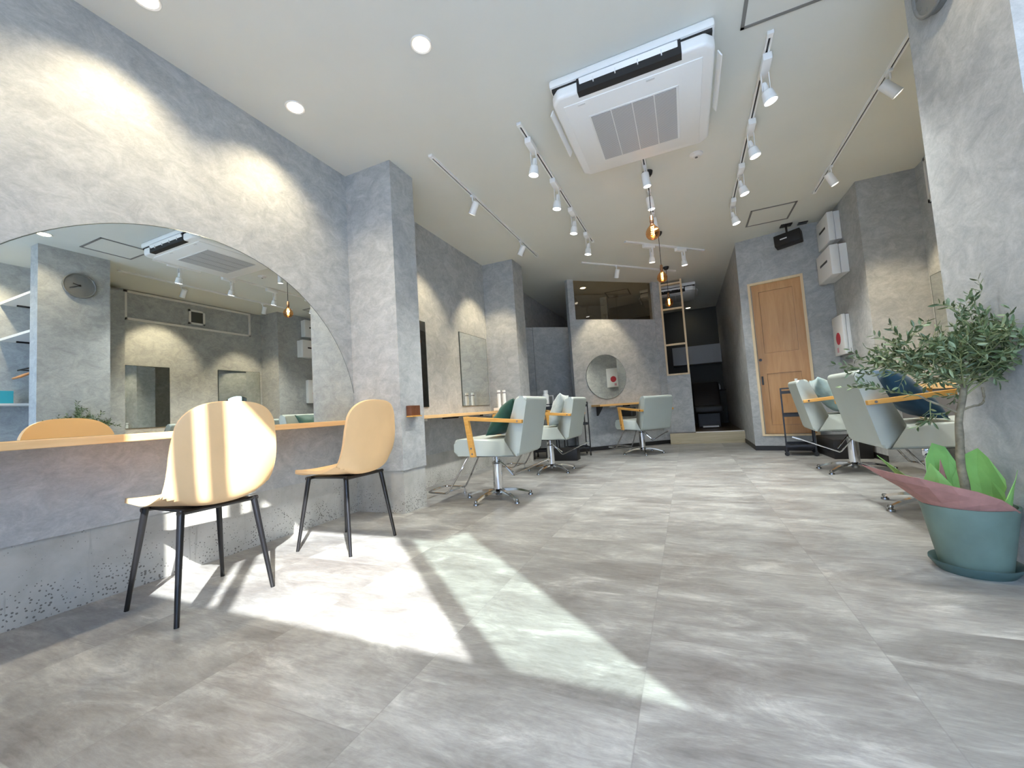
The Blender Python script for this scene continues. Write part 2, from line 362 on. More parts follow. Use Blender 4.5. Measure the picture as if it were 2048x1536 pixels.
bm = bmesh.new(); cyl(bm, (0, 0, 0), (0, -.012, 0), .018, n=20); bmesh.ops.transform(bm, matrix=MD @ Matrix.Translation((.158, .045, 1.207)), verts=bm.verts[:]); struct('lock_rose', bm, M['black'], lf)
bm = bmesh.new(); box(bm, .148, .170, .036, .046, .87, .985, bev=.003, mtx=MD); struct('pull_handle', bm, M['black'], lf)
# angled partition with the round mirror
P0 = (-1.54, 6.62); PD = (.776, .631); MP = frame_mtx(P0, PD)
bm = bmesh.new()
for a in ((-.17, 1.46, 0, .10, 0, 2.19), (-.17, -.06, 0, .10, 2.19, CZ), (1.46, 1.60, -.012, .12, 0, CZ)): box(bm, *a, mtx=MP)
struct('wall_partition', bm, PL)
bm = bmesh.new(); box(bm, -.17, 1.605, -.022, 0, 0, .062, mtx=MP); struct('baseboard_partition', bm, M['rubber'])
bm = bmesh.new(); box(bm, -.06, 1.46, .048, .054, 2.19, CZ, mtx=MP); g = struct('window_2', bm, M['glass_i'])
bm = bmesh.new(); box(bm, -1.15, .9, .62, .70, 0, 2.19, mtx=MP); box(bm, -.62, .9, .60, .62, 0, 2.19, mtx=MP); struct('wall_partition_rear', bm, PL)
struct('wall_partition_post', bx(-1.42, -1.29, 8.02, 8.14, 0, CZ), PL)
# lower wall under the wooden lattice, step and raised back floor
struct('wall_lattice', bx(-.31, .088, 7.62, 7.72, 0, 1.175), PL)
struct('trim_1', bx(.088, .80, 7.44, 7.50, .178, .190), M['whitep'])
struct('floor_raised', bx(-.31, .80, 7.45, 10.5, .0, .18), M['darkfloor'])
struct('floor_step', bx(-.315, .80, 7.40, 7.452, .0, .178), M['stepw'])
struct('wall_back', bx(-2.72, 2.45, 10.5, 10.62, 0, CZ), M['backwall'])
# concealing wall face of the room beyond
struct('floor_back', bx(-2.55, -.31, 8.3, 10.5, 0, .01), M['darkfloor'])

# wooden lattice frame
t = thing('lattice_frame', 'tall open light wood lattice frame with three openings standing on low grey wall', 'frame', (-.29, 7.67, 1.175))
W_, Hh = .375, CZ-1.175
for a in (0, W_-.03): obj('post', bx(a, a+.03, -.03, .03, 0, Hh), M['frame'], t)
for zz in (0, .53, 1.165, Hh-.075): obj('rail', bx(.03, W_-.03, -.028, .028, zz, zz+.03), M['frame'], t)

# ------------------------------------------------------------ mirrors
def arc_mirror():
    bm = bmesh.new(); cy, cz, r = 1.471, .757, 1.137; n = 72
    pts = []
    for i in range(n+1):
        a = math.pi*i/n; y = cy+r*math.cos(a); z = cz+r*math.sin(a)
        if y > 2.586: continue
        pts.append((y, z))
    ye = 2.586; ze = cz+math.sqrt(max(0, r*r-(ye-cy)**2)); pts = [(ye, cz), (ye, ze)]+pts
    prism(bm, pts, XL, XL+.006, 'X')
    t = thing('arched_wall_mirror', 'huge half-round frameless wall mirror rising behind the long wooden counter', 'mirror', (0, 0, 0))
    obj('mirror_glass', bm, M['mirror'], t)
    bm = bmesh.new(); tube(bm, [(XL+.004, y, z) for y, z in pts[1:]], .003, 6); obj('edge_trim', bm, M['edge'], t)
arc_mirror()
def rect_mirror(x, y0, y1, z0, z1, sgn, label, group=None):
    t = thing('wall_mirror', label, 'mirror', (x, (y0+y1)/2, z0))
    w2 = (y1-y0)/2; h = z1-z0
    obj('mirror_glass', bx(min(0, sgn*.012), max(0, sgn*.012), -w2, w2, 0, h), M['mirror'], t)
    e = .004; bm = bmesh.new(); a, b = sorted((0, sgn*.013))
    for q in ((-w2-e, -w2, 0, h), (w2, w2+e, 0, h), (-w2-e, w2+e, -e, 0), (-w2-e, w2+e, h, h+e)): box(bm, a, b, *q)
    obj('edge_trim', bm, M['edge'], t)
rect_mirror(XL, 3.03, 3.645, .845, 1.765, 1, 'rectangular alcove mirror just behind the near grey pillar, dark reflection')
rect_mirror(XL, 4.372, 5.10, .845, 1.772, 1, 'rectangular wall mirror reflecting two white bottles in the left alcove')
rect_mirror(2.24, 3.066, 3.653, .845, 1.75, -1, 'rectangular mirror on right alcove wall hidden by column, seen reflected in arched mirror')
rect_mirror(2.24, 4.371, 5.10, .845, 1.765, -1, 'rectangular mirror on right alcove wall at the edge of the big column')
t = thing('round_wall_mirror', 'round frameless mirror on the angled partition wall', 'mirror', Vector(MP @ Vector((.42, 0, 1.207)))); t.rotation_euler = (0, 0, math.atan2(PD[1], PD[0]))
bm = bmesh.new(); cyl(bm, (0, 0, 0), (0, -.012, 0), .372, n=72); obj('mirror_glass', bm, M['mirror'], t, smooth=True)
bm = bmesh.new(); tube(bm, [(.373*math.cos(a), -.006, .373*math.sin(a)) for a in [2*math.pi*i/72 for i in range(72)]], .004, 6, closed=True); obj('edge_trim', bm, M['edge'], t)

# ------------------------------------------------------------ counters
tag(obj('wall_counter', bx(XL, -2.22, -.3, 2.588, .722, .755, bev=.003), M['oak']), 'long light wood wall counter under the half-round mirror', 'counter')
t = thing('wall_counter', 'light wood counter along left alcove wall between the two pillars', 'counter', (XL, 4.02, .722))
obj('worktop', bx(0, .34, -1.12, 1.13, 0, .033, bev=.003), M['oak'], t)
for y in (-.95, -.1, .8): obj('bracket', bx(0, .2, y-.012, y+.012, -.02, 0), M['black'], t)
for y in (-.86, .55): obj('power_socket', bx(.20, .29, y-.05, y+.05, -.022, 0, bev=.003), M['socketw'], t, loc=None)
t = thing('wall_counter', 'light wood counter fixed to the partition below the round mirror', 'counter', Vector(MP @ Vector((.72, 0, .715)))); t.rotation_euler = (0, 0, math.atan2(PD[1], PD[0]))
obj('worktop', bx(-.62, .62, -.30, 0, 0, .033, bev=.003), M['oakx'], t)
for x in (-.52, -.02, .5):
    bm = bmesh.new(); prism(bm, [(0, 0), (-.18, 0), (-.18, -.02), (-.02, -.15), (0, -.15)], x-.012, x+.012, 'X'); obj('bracket', bm, M['black'], t)
obj('power_socket', bx(-.42, -.32, -.27, -.22, -.02, 0, bev=.003), M['socketw'], t)
t = thing('wall_counter', 'light wood counter in right alcove behind the olive tree and salon chairs', 'counter', (2.24, 4.1, .700))
obj('worktop', bx(-.34, 0, -1.04, 1.04, 0, .05, bev=.003), M['oak'], t)
obj('back_panel', bx(-.33, -.30, -1.04, 1.04, -.32, 0), mat('dark_panel', (.13, .125, .125), .6), t)

# ------------------------------------------------------------ ceiling air conditioners
def ac_unit(loc, s, label):
    t = thing('ceiling_air_conditioner', label, 'air conditioner', loc)
    h = s/2
    bm = bmesh.new(); box(bm, -h-.004, h+.004, -h-.004, h+.004, -.056, 0, bev=.018); obj('upper_frame', bm, M['white'], t, smooth=True)
    obj('shadow_gap', bx(-h+.012, h-.012, -h+.012, h-.012, -.075, -.05), M['dark'], t)
    bm = bmesh.new()
    prism(bm, [(-h, -h+.05), (-h+.05, -h), (h-.05, -h), (h, -h+.05), (h, h-.05), (h-.05, h), (-h+.05, h), (-h, h-.05)], -.145, -.069, 'Z', bev=.020, seg=4)
    pn = obj('face_panel', bm, M['white'], t, smooth=True)
    # raised service panel
    bm = bmesh.new(); box(bm, -h+.065, h-.065, -h+.085, h-.055, -.150, -.142, bev=.003); obj('service_panel', bm, M['white'], pn, smooth=True)
    # dark block stands in for the shaded near slot, with its open louvre
    obj('air_slot_shade', bx(-.305, .305, -h-.003, -h+.050, -.147, -.060), M['dark'], pn)
    bm = bmesh.new(); box(bm, -.288, .288, -.032, .032, -.005, .005, bev=.003, mtx=Matrix.Translation((0, -h+.001, -.099)) @ Matrix.Rotation(R(-58), 4, 'X'))
    for k in range(4): box(bm, -.20+.133*k-.003, -.20+.133*k+.003, -h-.012, -h+.03, -.118, -.080)
    obj('louvre', bm, M['white'], t, smooth=True)
    for sx in (-1, 1):
        bm = bmesh.new(); box(bm, -.004, .004, -.25, .25, -.045, .0, bev=.002, mtx=Matrix.Translation((sx*(h+.018), -.11, -.108)) @ Matrix.Rotation(R(-25*sx), 4, 'Y')); obj('louvre', bm, M['white'], t)
    # return-air grille
    bm = bmesh.new(); box(bm, -.285, .285, -.245, .315, -.153, -.148, bev=.002); gr = obj('grille_frame', bm, M['white'], pn)
    for k in range(4):
        x0 = -.272+.137*k; bm = bmesh.new(); box(bm, x0, x0+.130, -.232, .302, -.156, -.151); obj('grille_mesh', bm, M['grille'], gr)
    for x in (-.33, .10): obj('panel_latch', bx(x, x+.05, -h+.10, -h+.115, -.153, -.149, bev=.002), M['panel'], pn)
ac_unit((-.165, 2.925, CZ), .965, 'large square white ceiling cassette air conditioner at centre of the near ceiling')
ac_unit((-.17, 8.45, CZ), .965, 'far white cassette air conditioner in the dark back room beyond the wooden lattice')

# ------------------------------------------------------------ ceiling details
def hatch(x0, x1, y0, y1, label):
    t = thing('ceiling_hatch', label, 'access hatch', ((x0+x1)/2, (y0+y1)/2, CZ)); a, b = (x1-x0)/2, (y1-y0)/2; w = .019
    bm = bmesh.new()
    for q in ((-a, a, -b, -b+w), (-a, a, b-w, b), (-a, -a+w, -b, b), (a-w, a, -b, b)): box(bm, *q, -.006, 0)
    obj('frame', bm, M['ceil_dark'], t); obj('lid', bx(-a+w, a-w, -b+w, b-w, -.003, 0), M['ceiling'], t)
hatch(.465, .915, 2.16, 2.615, 'square ceiling hatch with grey frame beside the near air conditioner')
hatch(.86, 1.315, 5.32, 5.80, 'square ceiling hatch with grey frame above the speaker and white boxes')
hatch(-1.27, -.83, 7.70, 8.15, 'ceiling hatch with dark frame seen above the angled partition')
t = thing('smoke_detector', 'small round white ceiling sensor beside the air conditioner', 'smoke detector', (.253, 3.80, CZ))
bm = bmesh.new(); lathe(bm, [(0, -.028), (.030, -.026), (.040, -.014), (.052, -.010), (.055, 0)], 28); obj('housing', bm, M['whitep'], t, smooth=True)
bm = bmesh.new(); lathe(bm, [(0, -.031), (.012, -.031), (.012, -.024)], 12); obj('sensor', bm, M['clockf'], t)

def spot_light(name, parent, pos, direction, watts, size, blend, col, rad=.03):
    l = bpy.data.lights.new(name, 'SPOT'); l.energy = watts; l.spot_size = R(size); l.spot_blend = blend; l.color = col; l.shadow_soft_size = rad
    o = bpy.data.objects.new(name, l); C.objects.link(o); o.parent = parent; o.location = pos
    o.rotation_euler = Vector(direction).to_track_quat('-Z', 'Y').to_euler(); return o
WARM = (1.0, .82, .55); WHITE = (.98, .98, .93); SOFT = (1.0, .86, .66)
def downlight(x, y, label, w=DOWN_W, r=.048, mt='glow_w'):
    t = thing('recessed_downlight', label, 'downlight', (x, y, CZ))
    bm = bmesh.new(); lathe(bm, [(r, -.002), (r+.010, -.006), (r+.014, 0)], 28); obj('ring', bm, M['whitep'], t, smooth=True)
    bm = bmesh.new(); lathe(bm, [(0, -.001), (r, -.003), (r, 0)], 28); obj('lens', bm, M[mt], t)
    spot_light('beam', t, (0, 0, -.012), (0, 0, -1), w, 122, .75, WARM, .04)
downlight(-2.238, 1.85, 'glowing recessed downlight near left wall, the lower of the two close ones', w=DOWN_W)
downlight(-2.25, 1.04, 'recessed downlight cut by the top edge of the photo above the left wall')
downlight(-1.219, 1.85, 'largest glowing recessed downlight, in open ceiling left of air conditioner')
downlight(-2.25, .23, 'assumed unseen recessed downlight above the left wall outside the picture to the left')  # unseen lamp assumed to continue the row, kept for its light
downlight(.815, 1.86, 'recessed downlight seen reflected at top left of the arched mirror', w=DOWN_W*.5)
downlight(1.84, 1.72, 'recessed downlight by the shelves, reflected at left edge of the arched mirror', w=DOWN_W*1.3)
downlight(-.2, 1.86, 'recessed downlight reflected at the crown of the arched mirror', w=DOWN_W*.8)
downlight(-1.55, 7.15, 'recessed downlight glowing behind the angled partition', w=8)
downlight(.203, 10.25, 'tiny far recessed downlight in the dark back room', w=3)

def track(p0, p1, label):
    p0 = Vector((*p0, CZ)); p1 = Vector((*p1, CZ)); d = p1-p0; L = d.length
    t = thing('lighting_track', label, 'lighting track', p0, math.atan2(d.y, d.x))
    bm = bmesh.new(); box(bm, 0, L, -.0165, -.006, -.018, 0); box(bm, 0, L, .006, .0165, -.018, 0); obj('rail', bm, M['white'], t)
    obj('conductor_slot', bx(.03, L-.03, -.006, .006, -.009, 0), M['black'], t)
    for a in (0, L-.035): obj('end_cap', bx(a, a+.035, -.018, .018, -.021, 0, bev=.003), M['white'], t)
track((-1.745, 2.69), (-1.735, 5.25), 'leftmost ceiling track with two small cylinder spotlights')
track((-.967, 2.695), (-.945, 5.18), 'ceiling track left of air conditioner with four boxed spotlights')
track((-.172, 3.48), (-.170, 5.05), 'short ceiling track behind the air conditioner above pendant bulb')
track((.63, 2.70), (.640, 5.05), 'ceiling track right of air conditioner with four bright boxed spotlights')
track((1.425, 2.70), (1.430, 5.19), 'rightmost ceiling track running beside the big grey column')
track((-.571, 5.40), (.40, 6.36), 'short angled ceiling track with two boxed spotlights nearer than the other angled one')
track((-1.256, 5.835), (.0, 7.108), 'farther angled ceiling track with one cylinder spotlight above partition')

def aim_mtx(pos, direction):
    q = Vector(direction).to_track_quat('-Z', 'Y').to_matrix().to_4x4(); q.translation = Vector(pos); return q
def cyl_spot(x, y, d, label, group=None, w=CYL_W, col=WARM, mt='glow_s', size=64):
    """cylinder spotlight: adapter, short stem, cylinder head hanging beside it"""
    t = thing('cylinder_spotlight', label, 'spotlight', (x, y, CZ), group=group)
    bm = bmesh.new(); box(bm, -.014, .014, -.03, .03, -.036, -.012, bev=.004); cyl(bm, (0, -.01, -.03), (0, -.01, -.075), .006, n=10); cyl(bm, (0, -.01, -.07), (0, .022, -.085), .006, n=10); obj('adapter', bm, M['white'], t, smooth=True)
    A = aim_mtx((0, .018, -.125), d)
    bm = bmesh.new(); lathe(bm, [(0, .058), (.030, .058), (.034, .054), (.034, -.058), (.037, -.060), (.037, -.066), (.031, -.066), (.031, -.058)], 28, mtx=A); hd = obj('lamp_head', bm, M['white'], t, smooth=True)
    bm = bmesh.new(); lathe(bm, [(0, -.060), (.031, -.062)], 24, mtx=A); obj('lamp_face', bm, M[mt], hd)
    spot_light('beam', t, tuple(A @ Vector((0, 0, -.072))), d, w, size, .6, col, .025)
def ref_spot(x, y, d, label, rz=math.pi/2, group=None, w=REF_W, col=WHITE, mt='glow_c', size=95):
    """spotlight with a driver box on the track, open bracket and flared reflector lamp"""
    t = thing('reflector_spotlight', label, 'spotlight', (x, y, CZ), rz, group)
    dl = Matrix.Rotation(-rz, 3, 'Z') @ Vector(d)
    obj('driver_box', bx(-.13, .045, -.026, .026, -.060, -.012, bev=.006), M['white'], t, smooth=True)
    bm = bmesh.new()
    for s in (-1, 1): box(bm, -.012, .012, s*.022-.002, s*.022+.002, -.175, -.055)
    box(bm, -.012, .012, -.022, .022, -.053, -.048); obj('bracket', bm, M['white'], t)
    A = aim_mtx((0, 0, -.162), dl)
    bm = bmesh.new(); lathe(bm, [(0, .045), (.013, .045), (.016, .030), (.017, -.004), (.024, -.014), (.033, -.022), (.037, -.050), (.040, -.072), (.042, -.076), (.042, -.090), (.037, -.090), (.037, -.084)], 28, mtx=A); hd = obj('lamp_head', bm, M['white'], t, smooth=True)
    bm = bmesh.new(); lathe(bm, [(0, -.086), (.037, -.088)], 24, mtx=A); obj('lamp_face', bm, M[mt], hd)
    spot_light('beam', t, tuple(A @ Vector((0, 0, -.098))), dl, w, size, .7, col, .03)
cyl_spot(-1.742, 3.40, (-.55, .12, -.85), 'nearer cylinder spotlight on the leftmost ceiling track', w=CYL_W)
cyl_spot(-1.738, 4.63, (-.55, .12, -.85), 'farther cylinder spotlight on the leftmost ceiling track', w=CYL_W)
for i, (y, s) in enumerate(((2.99, 'first, nearest'), (3.62, 'second'), (4.24, 'third'), (4.93, 'fourth, farthest'))):
    ref_spot(-.962, y, (-.13, .0, -1), s+' boxed reflector spotlight on track left of air conditioner', group='spotlights on the track left of the air conditioner')
for i, (y, s) in enumerate(((2.98, 'first, nearest'), (3.62, 'second'), (4.26, 'third'), (4.95, 'fourth, farthest'))):
    ref_spot(.636, y, (.22, .0, -1), s+' boxed reflector spotlight on track right of air conditioner', group='spotlights on the track right of the air conditioner')
for y, s in ((3.74, 'nearest, touching air conditioner edge'), (4.22, 'middle of the three'), (4.74, 'farthest, behind the bulb')):
    cyl_spot(-.171, y, (.10, .05, -1), 'cylinder spotlight on the short central track, '+s, group='spotlights on the short central track', w=CYL_W*.7, col=WHITE, mt='glow_c')
cyl_spot(1.425, 3.42, (.62, .05, -.75), 'larger looking cylinder spotlight on the rightmost track near the column')
cyl_spot(1.429, 4.64, (.40, .05, -.9), 'farther cylinder spotlight on the rightmost track, above the white boxes')
RZ6 = math.atan2(.96, .971)
ref_spot(-.27, 5.70, (-.05, .1, -1), 'left boxed spotlight on the short angled track', rz=RZ6, group='spotlights on the short angled track', w=REF_W*.6, mt='glow_s')
ref_spot(.125, 6.09, (.05, .1, -1), 'right boxed spotlight on the short angled track', rz=RZ6, group='spotlights on the short angled track', w=REF_W*.6)
cyl_spot(-.82, 6.27, (-.28, .42, -.9), 'lone cylinder spotlight on the far angled track lighting the partition', w=CYL_W*.75)

# pendants
def pendant(x, y, label):
    t = thing('pendant_bulb', label, 'pendant lamp', (x, y, CZ))
    bm = bmesh.new(); lathe(bm, [(0, -.045), (.028, -.042), (.042, -.022), (.047, 0)], 24); obj('ceiling_rose', bm, M['blackp'], t, smooth=True)
    bm = bmesh.new(); cyl(bm, (0, 0, -.04), (0, 0, -.43), .0035, n=8); obj('cord', bm, M['blackp'], t)
    bm = bmesh.new(); lathe(bm, [(0, -.415), (.012, -.418), (.017, -.43), (.017, -.455), (.019, -.458), (.019, -.475), (.016, -.488)], 20); obj('lamp_socket', bm, M['brass'], t, smooth=True)
    prof = [(.015, -.482), (.017, -.497), (.028, -.515), (.046, -.535), (.058, -.558), (.062, -.583), (.057, -.608), (.043, -.628), (.022, -.640), (0, -.644)]
    bm = bmesh.new(); lathe(bm, prof, 28); b = obj('glass_bulb', bm, M['bulb'], t, smooth='full')
    bm = bmesh.new(); pts = [(.013*math.cos(a*1.9), .013*math.sin(a*1.9), -.515-.0050*a) for a in [i*.5 for i in range(36)]]; tube(bm, pts, .0022, 5); obj('filament', bm, M['filament'], b)
    l = bpy.data.lights.new('glow', 'POINT'); l.energy = BULB_W; l.color = (1, .55, .22); l.shadow_soft_size = .02
    o = bpy.data.objects.new('glow', l); C.objects.link(o); o.parent = t; o.location = (0, 0, -.555)
pendant(-.158, 3.87, 'nearest amber filament pendant bulb hanging behind the air conditioner')
pendant(-.155, 5.36, 'middle amber filament pendant bulb on a long black cord')
pendant(-.13, 6.83, 'farthest amber filament pendant bulb in front of wooden lattice')

# ------------------------------------------------------------ salon chairs (facing local +x)
def salon_chair(name, label):
    t = thing(name, label, 'salon chair', group='sage grey salon chairs')
    w = .255
    def pr(poly, rad, seam, mt, nm, bev=.020):
        """side profile with rounded corners, upholstered side rims; the seam edge stays crisp"""
        P = [Vector((a, b)) for a, b in poly]; out = []; n = len(P); tagv = []
        for i, p in enumerate(P):
            if rad[i] == 0: out.append(p); tagv.append(i); continue
            a = (P[i-1]-p); b = (P[(i+1) % n]-p); ra = min(rad[i], a.length*.49, b.length*.49)
            A, B_ = p+a.normalized()*ra, p+b.normalized()*ra
            for k in range(5): u = k/4; out.append(A*(1-u)**2+p*2*u*(1-u)+B_*u*u); tagv.append(-1)
        bm = bmesh.new(); lo = [bm.verts.new((q.x, -w, q.y)) for q in out]; hi = [bm.verts.new((q.x, w, q.y)) for q in out]; N = len(out)
        bm.faces.new(lo); bm.faces.new(hi)
        for i in range(N): bm.faces.new((lo[i], lo[(i+1) % N], hi[(i+1) % N], hi[i]))
        es = []
        for i in range(N):
            k = (i+1) % N
            if tagv[i] in seam and tagv[k] in seam: continue
            es += [bm.edges.get((lo[i], lo[k])), bm.edges.get((hi[i], hi[k]))]
        bmesh.ops.bevel(bm, geom=es, offset=bev, segments=4, affect='EDGES', profile=.5)
        o = obj(nm, bm, mt, t, smooth='full'); md = o.modifiers.new('wn', 'WEIGHTED_NORMAL'); md.weight = 100; return o
    pr([(.268, .395), (.268, .535), (-.195, .524), (-.285, .382)], [.035, .04, 0, 0], (2, 3), M['vinyl'], 'seat')
    pr([(-.285, .382), (-.318, .395), (-.418, .852), (-.325, .860), (-.195, .524)], [0, .04, .035, .03, 0], (0, 4), M['vinyl'], 'backrest')
    bm = bmesh.new(); box(bm, -.17, .16, -.16, .16, .375, .395); obj('seat_plate', bm, M['black'], t)
    for s in (-1, 1):
        bm = bmesh.new(); ya, yb = sorted((s*(w+.001), s*(w+.034)))
        prism(bm, [(.145, .722), (.105, .722), (.055, .388), (.098, .388)], ya, yb, 'Y', bev=.002, seg=1)
        prism(bm, [(.145, .722), (.142, .690), (-.372, .645), (-.375, .672)], ya, yb, 'Y', bev=.002, seg=1)
        a = obj('armrest', bm, M['armw'], t)
        bm = bmesh.new()
        for (x, z) in ((.085, .46), (.078, .415), (-.335, .663)): cyl(bm, (x, s*(w+.033), z), (x, s*(w+.0365), z), .0075, n=12)
        obj('bolt', bm, M['darkchrome'], a)
    bm = bmesh.new(); cyl(bm, (0, 0, .065), (0, 0, .31), .041, n=28); cyl(bm, (0, 0, .30), (0, 0, .385), .019, n=20); cyl(bm, (0, 0, .30), (0, 0, .315), .044, .038, n=28); obj('hydraulic_column', bm, M['chrome'], t, smooth=True)
    bs = bmesh.new(); lathe(bs, [(.0, .03), (.028, .03), (.030, .045), (.040, .055), (.058, .068), (.045, .082), (.036, .088), (0, .088)], 28); base = obj('star_base', bs, M['chrome'], t, smooth=True)
    for k in range(5):
        a = 2*math.pi*k/5+math.pi; c, s = math.cos(a), math.sin(a)
        bm = bmesh.new(); n = 7
        rings = []
        for i in range(n+1):
            u = i/n; rr = .03+u*.265; z = .068-.048*u**1.4+.012*math.sin(u*math.pi); hw = .020-.007*u; hh = .011-.004*u
            rings.append([bm.verts.new((rr*c-q*hw*s, rr*s+q*hw*c, z+p*hh)) for q, p in ((-1, -1), (1, -1), (.7, 1), (-.7, 1))])
        for r0, r1 in zip(rings, rings[1:]):
            for q in range(4): bm.faces.new((r0[q], r0[(q+1) % 4], r1[(q+1) % 4], r1[q]))
        bm.faces.new(rings[0]); bm.faces.new(rings[-1])
        lg = obj('base_arm', bm, M['chrome'], base, smooth=True)
    for k in range(5):
        bm = bmesh.new(); a = 2*math.pi*k/5+math.pi; lathe(bm, [(0, .038), (.012, .036), (.016, .026), (.012, .014), (.021, .012), (.023, .002), (.0, .0)], 14, mtx=Matrix.Translation((.285*math.cos(a), .285*math.sin(a), 0)))
        obj('floor_glide', bm, M['darkchrome'], base, smooth=True)
    # pump lever: V of rods dropping from the column and rising to a rear pedal
    bm = bmesh.new(); tube(bm, [(.0, -.03, .335), (-.025, -.07, .285), (-.105, -.085, .190), (-.118, -.085, .184), (-.132, -.085, .190), (-.42, -.07, .315)], .0062, 8)
    tube(bm, [(-.02, .02, .33), (-.125, -.06, .215)], .0055, 8); cyl(bm, (-.40, -.072, .305), (-.46, -.068, .328), .009, n=10)
    box(bm, .012, .05, -.05, -.01, .31, .365, bev=.006); obj('pump_lever', bm, M['chrome'], t, smooth=True)
    # footrest
    bm = bmesh.new()
    for s in (-1, 1):
        tube(bm, smooth_pts([(.19, s*.115, .395), (.225, s*.115, .365), (.40, s*.15, .085), (.43, s*.155, .060), (.50, s*.155, .062)], 2), .0085, 8)
    tube(bm, smooth_pts([(.47, -.155, .062), (.60, -.155, .066), (.64, -.12, .068), (.64, .12, .068), (.60, .155, .066), (.47, .155, .062)], 2), .0085, 8)
    tube(bm, [(.46, -.155, .060), (.46, .155, .060)], .007, 8)
    cyl(bm, (.43, -.156, .055), (.43, -.156, .012), .008, n=10); cyl(bm, (.43, -.156, .014), (.43, -.156, 0), .018, n=14)
    obj('footrest', bm, M['chrome'], t, smooth=True)
    return t
ch = salon_chair('salon_chair', 'grey salon chair holding a dark green cushion, nearest on the left'); ch.location = (-1.56, 3.20, 0); ch.rotation_euler = (0, 0, math.pi)
c2 = dup(ch, (-1.545, 4.65, 0), math.pi+R(-3), 'grey salon chair with pale grey cushion facing the left counter, second on the left')
c3 = dup(ch, (-.655, 6.24, 0), math.atan2(PD[1], PD[0])+math.pi/2+R(8), 'grey salon chair seen from behind facing the round mirror')
def turn(c, part, deg):
    for q in c.children:
        if q.name.split('.')[0] == part: q.rotation_euler.z = R(deg)
for c_, a_ in ((ch, 38), (c2, 42), (c3, 39)): turn(c_, 'star_base', a_)
for q in c3.children:
    if q.name.split('.')[0] in ('seat', 'backrest', 'armrest', 'seat_plate'): q.location.z -= .03
c4 = dup(ch, (1.345, 4.62, 0), R(-4), 'grey salon chair with pale aqua cushion beside black trolley on the right')
c5 = dup(ch, (1.33, 3.26, 0), R(0), 'large looking grey salon chair with blue cushion behind the olive tree')

turn(c4, 'star_base', -30); turn(c5, 'star_base', 21); turn(c5, 'pump_lever', 150)

def cushion(loc, rot, m, label, s=.21, th=.075):
    bm = bmesh.new(); n = 22; g = {}
    for side in (1, -1):
        for i in range(n+1):
            for j in range(n+1):
                u, v = -1+2*i/n, -1+2*j/n
                if side == -1 and (i in (0, n) or j in (0, n)): g[side, i, j] = g[1, i, j]; continue
                e = (1-abs(u)**3)*(1-abs(v)**3)
                pin = 1-.07*((1-v*v) if abs(u) > abs(v) else (1-u*u))
                x = u*s*pin; y = v*s*pin; z = side*th*e**.62+.006*math.sin(9*u+2*v)*math.sin(7*v)*e
                g[side, i, j] = bm.verts.new((x, y, z))
    for side in (1, -1):
        for i in range(n):
            for j in range(n): bm.faces.new([g[side, a, b] for a, b in ((i, j), (i+1, j), (i+1, j+1), (i, j+1))])
    o = obj('cushion', bm, m, smooth='full', loc=loc); o.rotation_euler = rot
    return tag(o, label, 'cushion', 'velvet scatter cushions on the salon chairs')
def on_chair(c, local, rot, *a, **k):
    mt = Matrix.Translation(c.location) @ Matrix.Rotation(c.rotation_euler.z, 4, 'Z') @ Matrix.Translation(local) @ Matrix.Rotation(rot[2], 4, 'Z') @ Matrix.Rotation(rot[1], 4, 'Y') @ Matrix.Rotation(rot[0], 4, 'X')
    o = cushion((0, 0, 0), (0, 0, 0), *a, **k); o.matrix_world = mt; return o
on_chair(ch, (-.125, .0, .695), (R(2), R(90-41), R(6)), M['green_v'], 'dark green velvet cushion leaning in the nearest left salon chair', s=.195)
on_chair(c2, (-.15, .02, .715), (R(10), R(68), R(14)), M['pale_v'], 'pale grey velvet cushion standing in the second left salon chair', s=.20)
on_chair(c4, (-.13, 0, .70), (R(-6), R(56), R(-4)), M['aqua_v'], 'pale aqua crushed velvet cushion in the right chair beside the trolley', s=.195)
on_chair(c5, (-.115, -.02, .70), (R(3), R(50), R(0)), M['blue_v'], 'deep blue velvet cushion leaning in the chair behind the olive tree', s=.20)
tag(obj('black_cushion', bx(-.05, .05, -.16, .16, 0, .16, bev=.03, seg=3), M['blackp'], loc=(-.86, 6.55, .535), rot=(0, 0, R(40)), smooth=True), 'small black pad resting on the far chair facing the round mirror', 'cushion')

